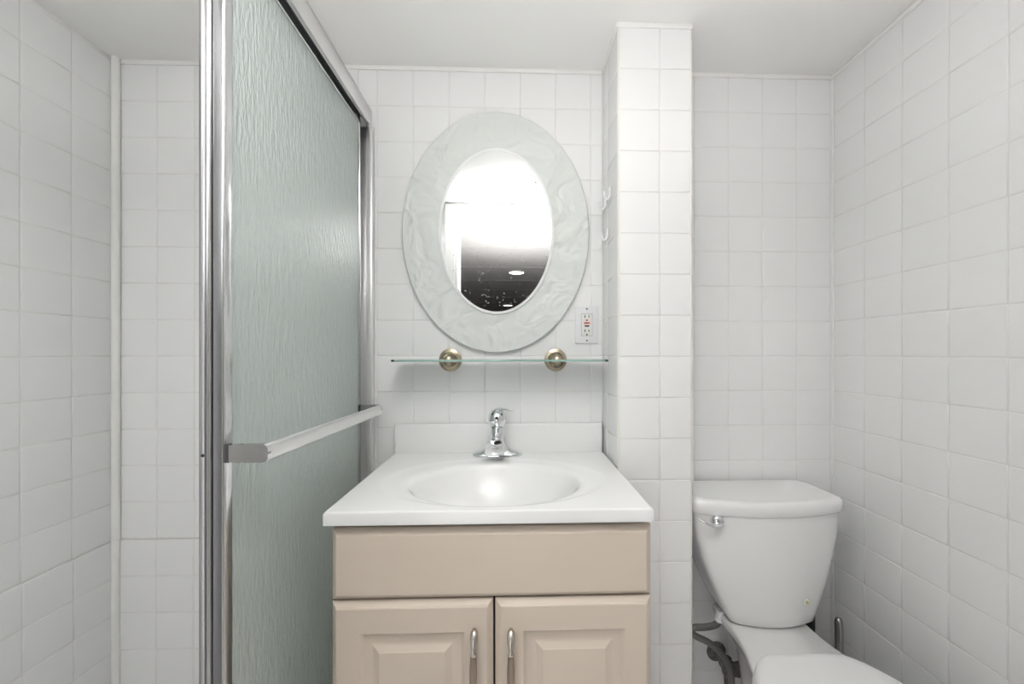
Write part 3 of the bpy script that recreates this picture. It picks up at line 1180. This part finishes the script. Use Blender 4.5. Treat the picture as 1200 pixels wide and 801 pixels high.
# fill valve shank and nut under the tank
mb = MB()
mb.lathe([(.0100, 0), (.0135, .001), (.0135, .012), (.0110, .014), (.0110, .032)], (.588, -.105, .372), n=8)
mb.build('coupling_nut', MT['plastic'], t)

# ------------------------------------------------------------------ supply valve and hose
t = thing('shutoff_valve', 'dirty grey water shutoff valve with braided hose behind the toilet', 'valve', (.632, -.012, .215))
mb = MB()
mb.lathe([(.030, .0005), (.030, .004), (.020, .008), (.0095, .009), (.0095, .055)], (.632, 0, .205), '-Y', 24)
mb.build('wall_stub', MT['corroded'], t)
mb = MB()
mb.lathe([(.0005, -.018), (.0135, -.018), (.0155, -.010), (.0155, .018), (.0120, .022), (.0120, .030), (.0005, .030)], (.632, -.066, .205), n=20)
mb.tube([(.632, -.045, .205), (.632, -.078, .205)], .0155, 16)
mb.tube([(.632, -.066, .200), (.632, -.068, .165), (.632, -.075, .148)], .0105, 12)
mb.build('valve_body', MT['corroded'], t)
mb = MB()
hp = []
for k in range(24):
    a = 2 * PI * k / 24
    rdd = .0215 + .0030 * math.cos(6 * a)
    hp.append((rdd * math.cos(a), rdd * math.sin(a)))
mb.loft([[Vector((.640 + x, y, .222 + z)) for x, z in hp] for y in (-.088, -.098)])
mb.tube([(.636, -.075, .213), (.640, -.090, .222)], .006, 10)
mb.build('valve_handle', MT['corroded'], t)
mb = MB()
ctrl = [(.632, -.075, .150), (.624, -.100, .168), (.621, -.107, .205), (.613, -.108, .245), (.590, -.110, .282), (.552, -.116, .318), (.512, -.118, .340), (.498, -.117, .352), (.508, -.116, .362),
        (.536, -.112, .360), (.566, -.108, .361), (.583, -.1055, .368), (.588, -.105, .382)]


def spline(c, n=6):
    c = [Vector(p) for p in c]
    out_ = []
    for i in range(len(c) - 1):
        p0, p1, p2, p3 = c[max(0, i - 1)], c[i], c[i + 1], c[min(len(c) - 1, i + 2)]
        for k in range(n):
            s = k / n
            out_.append(.5 * ((2 * p1) + (p2 - p0) * s + (2 * p0 - 5 * p1 + 4 * p2 - p3) * s * s + (3 * p1 - p0 - 3 * p2 + p3) * s ** 3))
    out_.append(c[-1])
    return out_


mb.tube(spline(ctrl), .0090, 12)
mb.build('hose', MT['braid'], t)

# ------------------------------------------------------------------ brush and black upright piece beside the toilet
t = thing('toilet_brush', 'stainless steel brush handle standing in the corner right of the toilet', 'toilet brush', (.950, -.092, 0))
mb = MB()
mb.tube([(.950, -.092, .13), (.950, -.092, .20), (.9505, -.092, .27), (.950, -.092, .330), (.9485, -.092, .354), (.9480, -.092, .3635), (.948, -.092, .3668)],
        [.0070, .0095, .0112, .0112, .0104, .0075, .0012], 18)
mb.build('handle', MT['steel'], t, angle=70)
mb = MB()
mb.lathe([(.0005, 0), (.034, 0), (.036, .004), (.036, .215), (.034, .219), (.031, .215), (.031, .01), (.0005, .008)], (.950, -.092, 0), n=36)
mb.build('holder', MT['steel'], t)
t = thing('rod', 'slim black stick standing between the toilet tank and the corner', 'rod', (.894, -.046, 0))  # dark upright shape, modelled as a plain black rod
mb = MB()
mb.lathe([(.0005, .11), (.0150, .11), (.0170, .14), (.0165, .40), (.0150, .424), (.008, .434), (.0005, .436)], (.894, -.046, 0), n=24)
mb.build('handle', MT['black'], t)
mb = MB()
mb.lathe([(.022, 0), (.024, .002), (.023, .05), (.020, .09), (.0165, .115), (.0005, .118)], (.894, -.046, 0), n=28)
mb.build('rod_base', MT['black'], t)
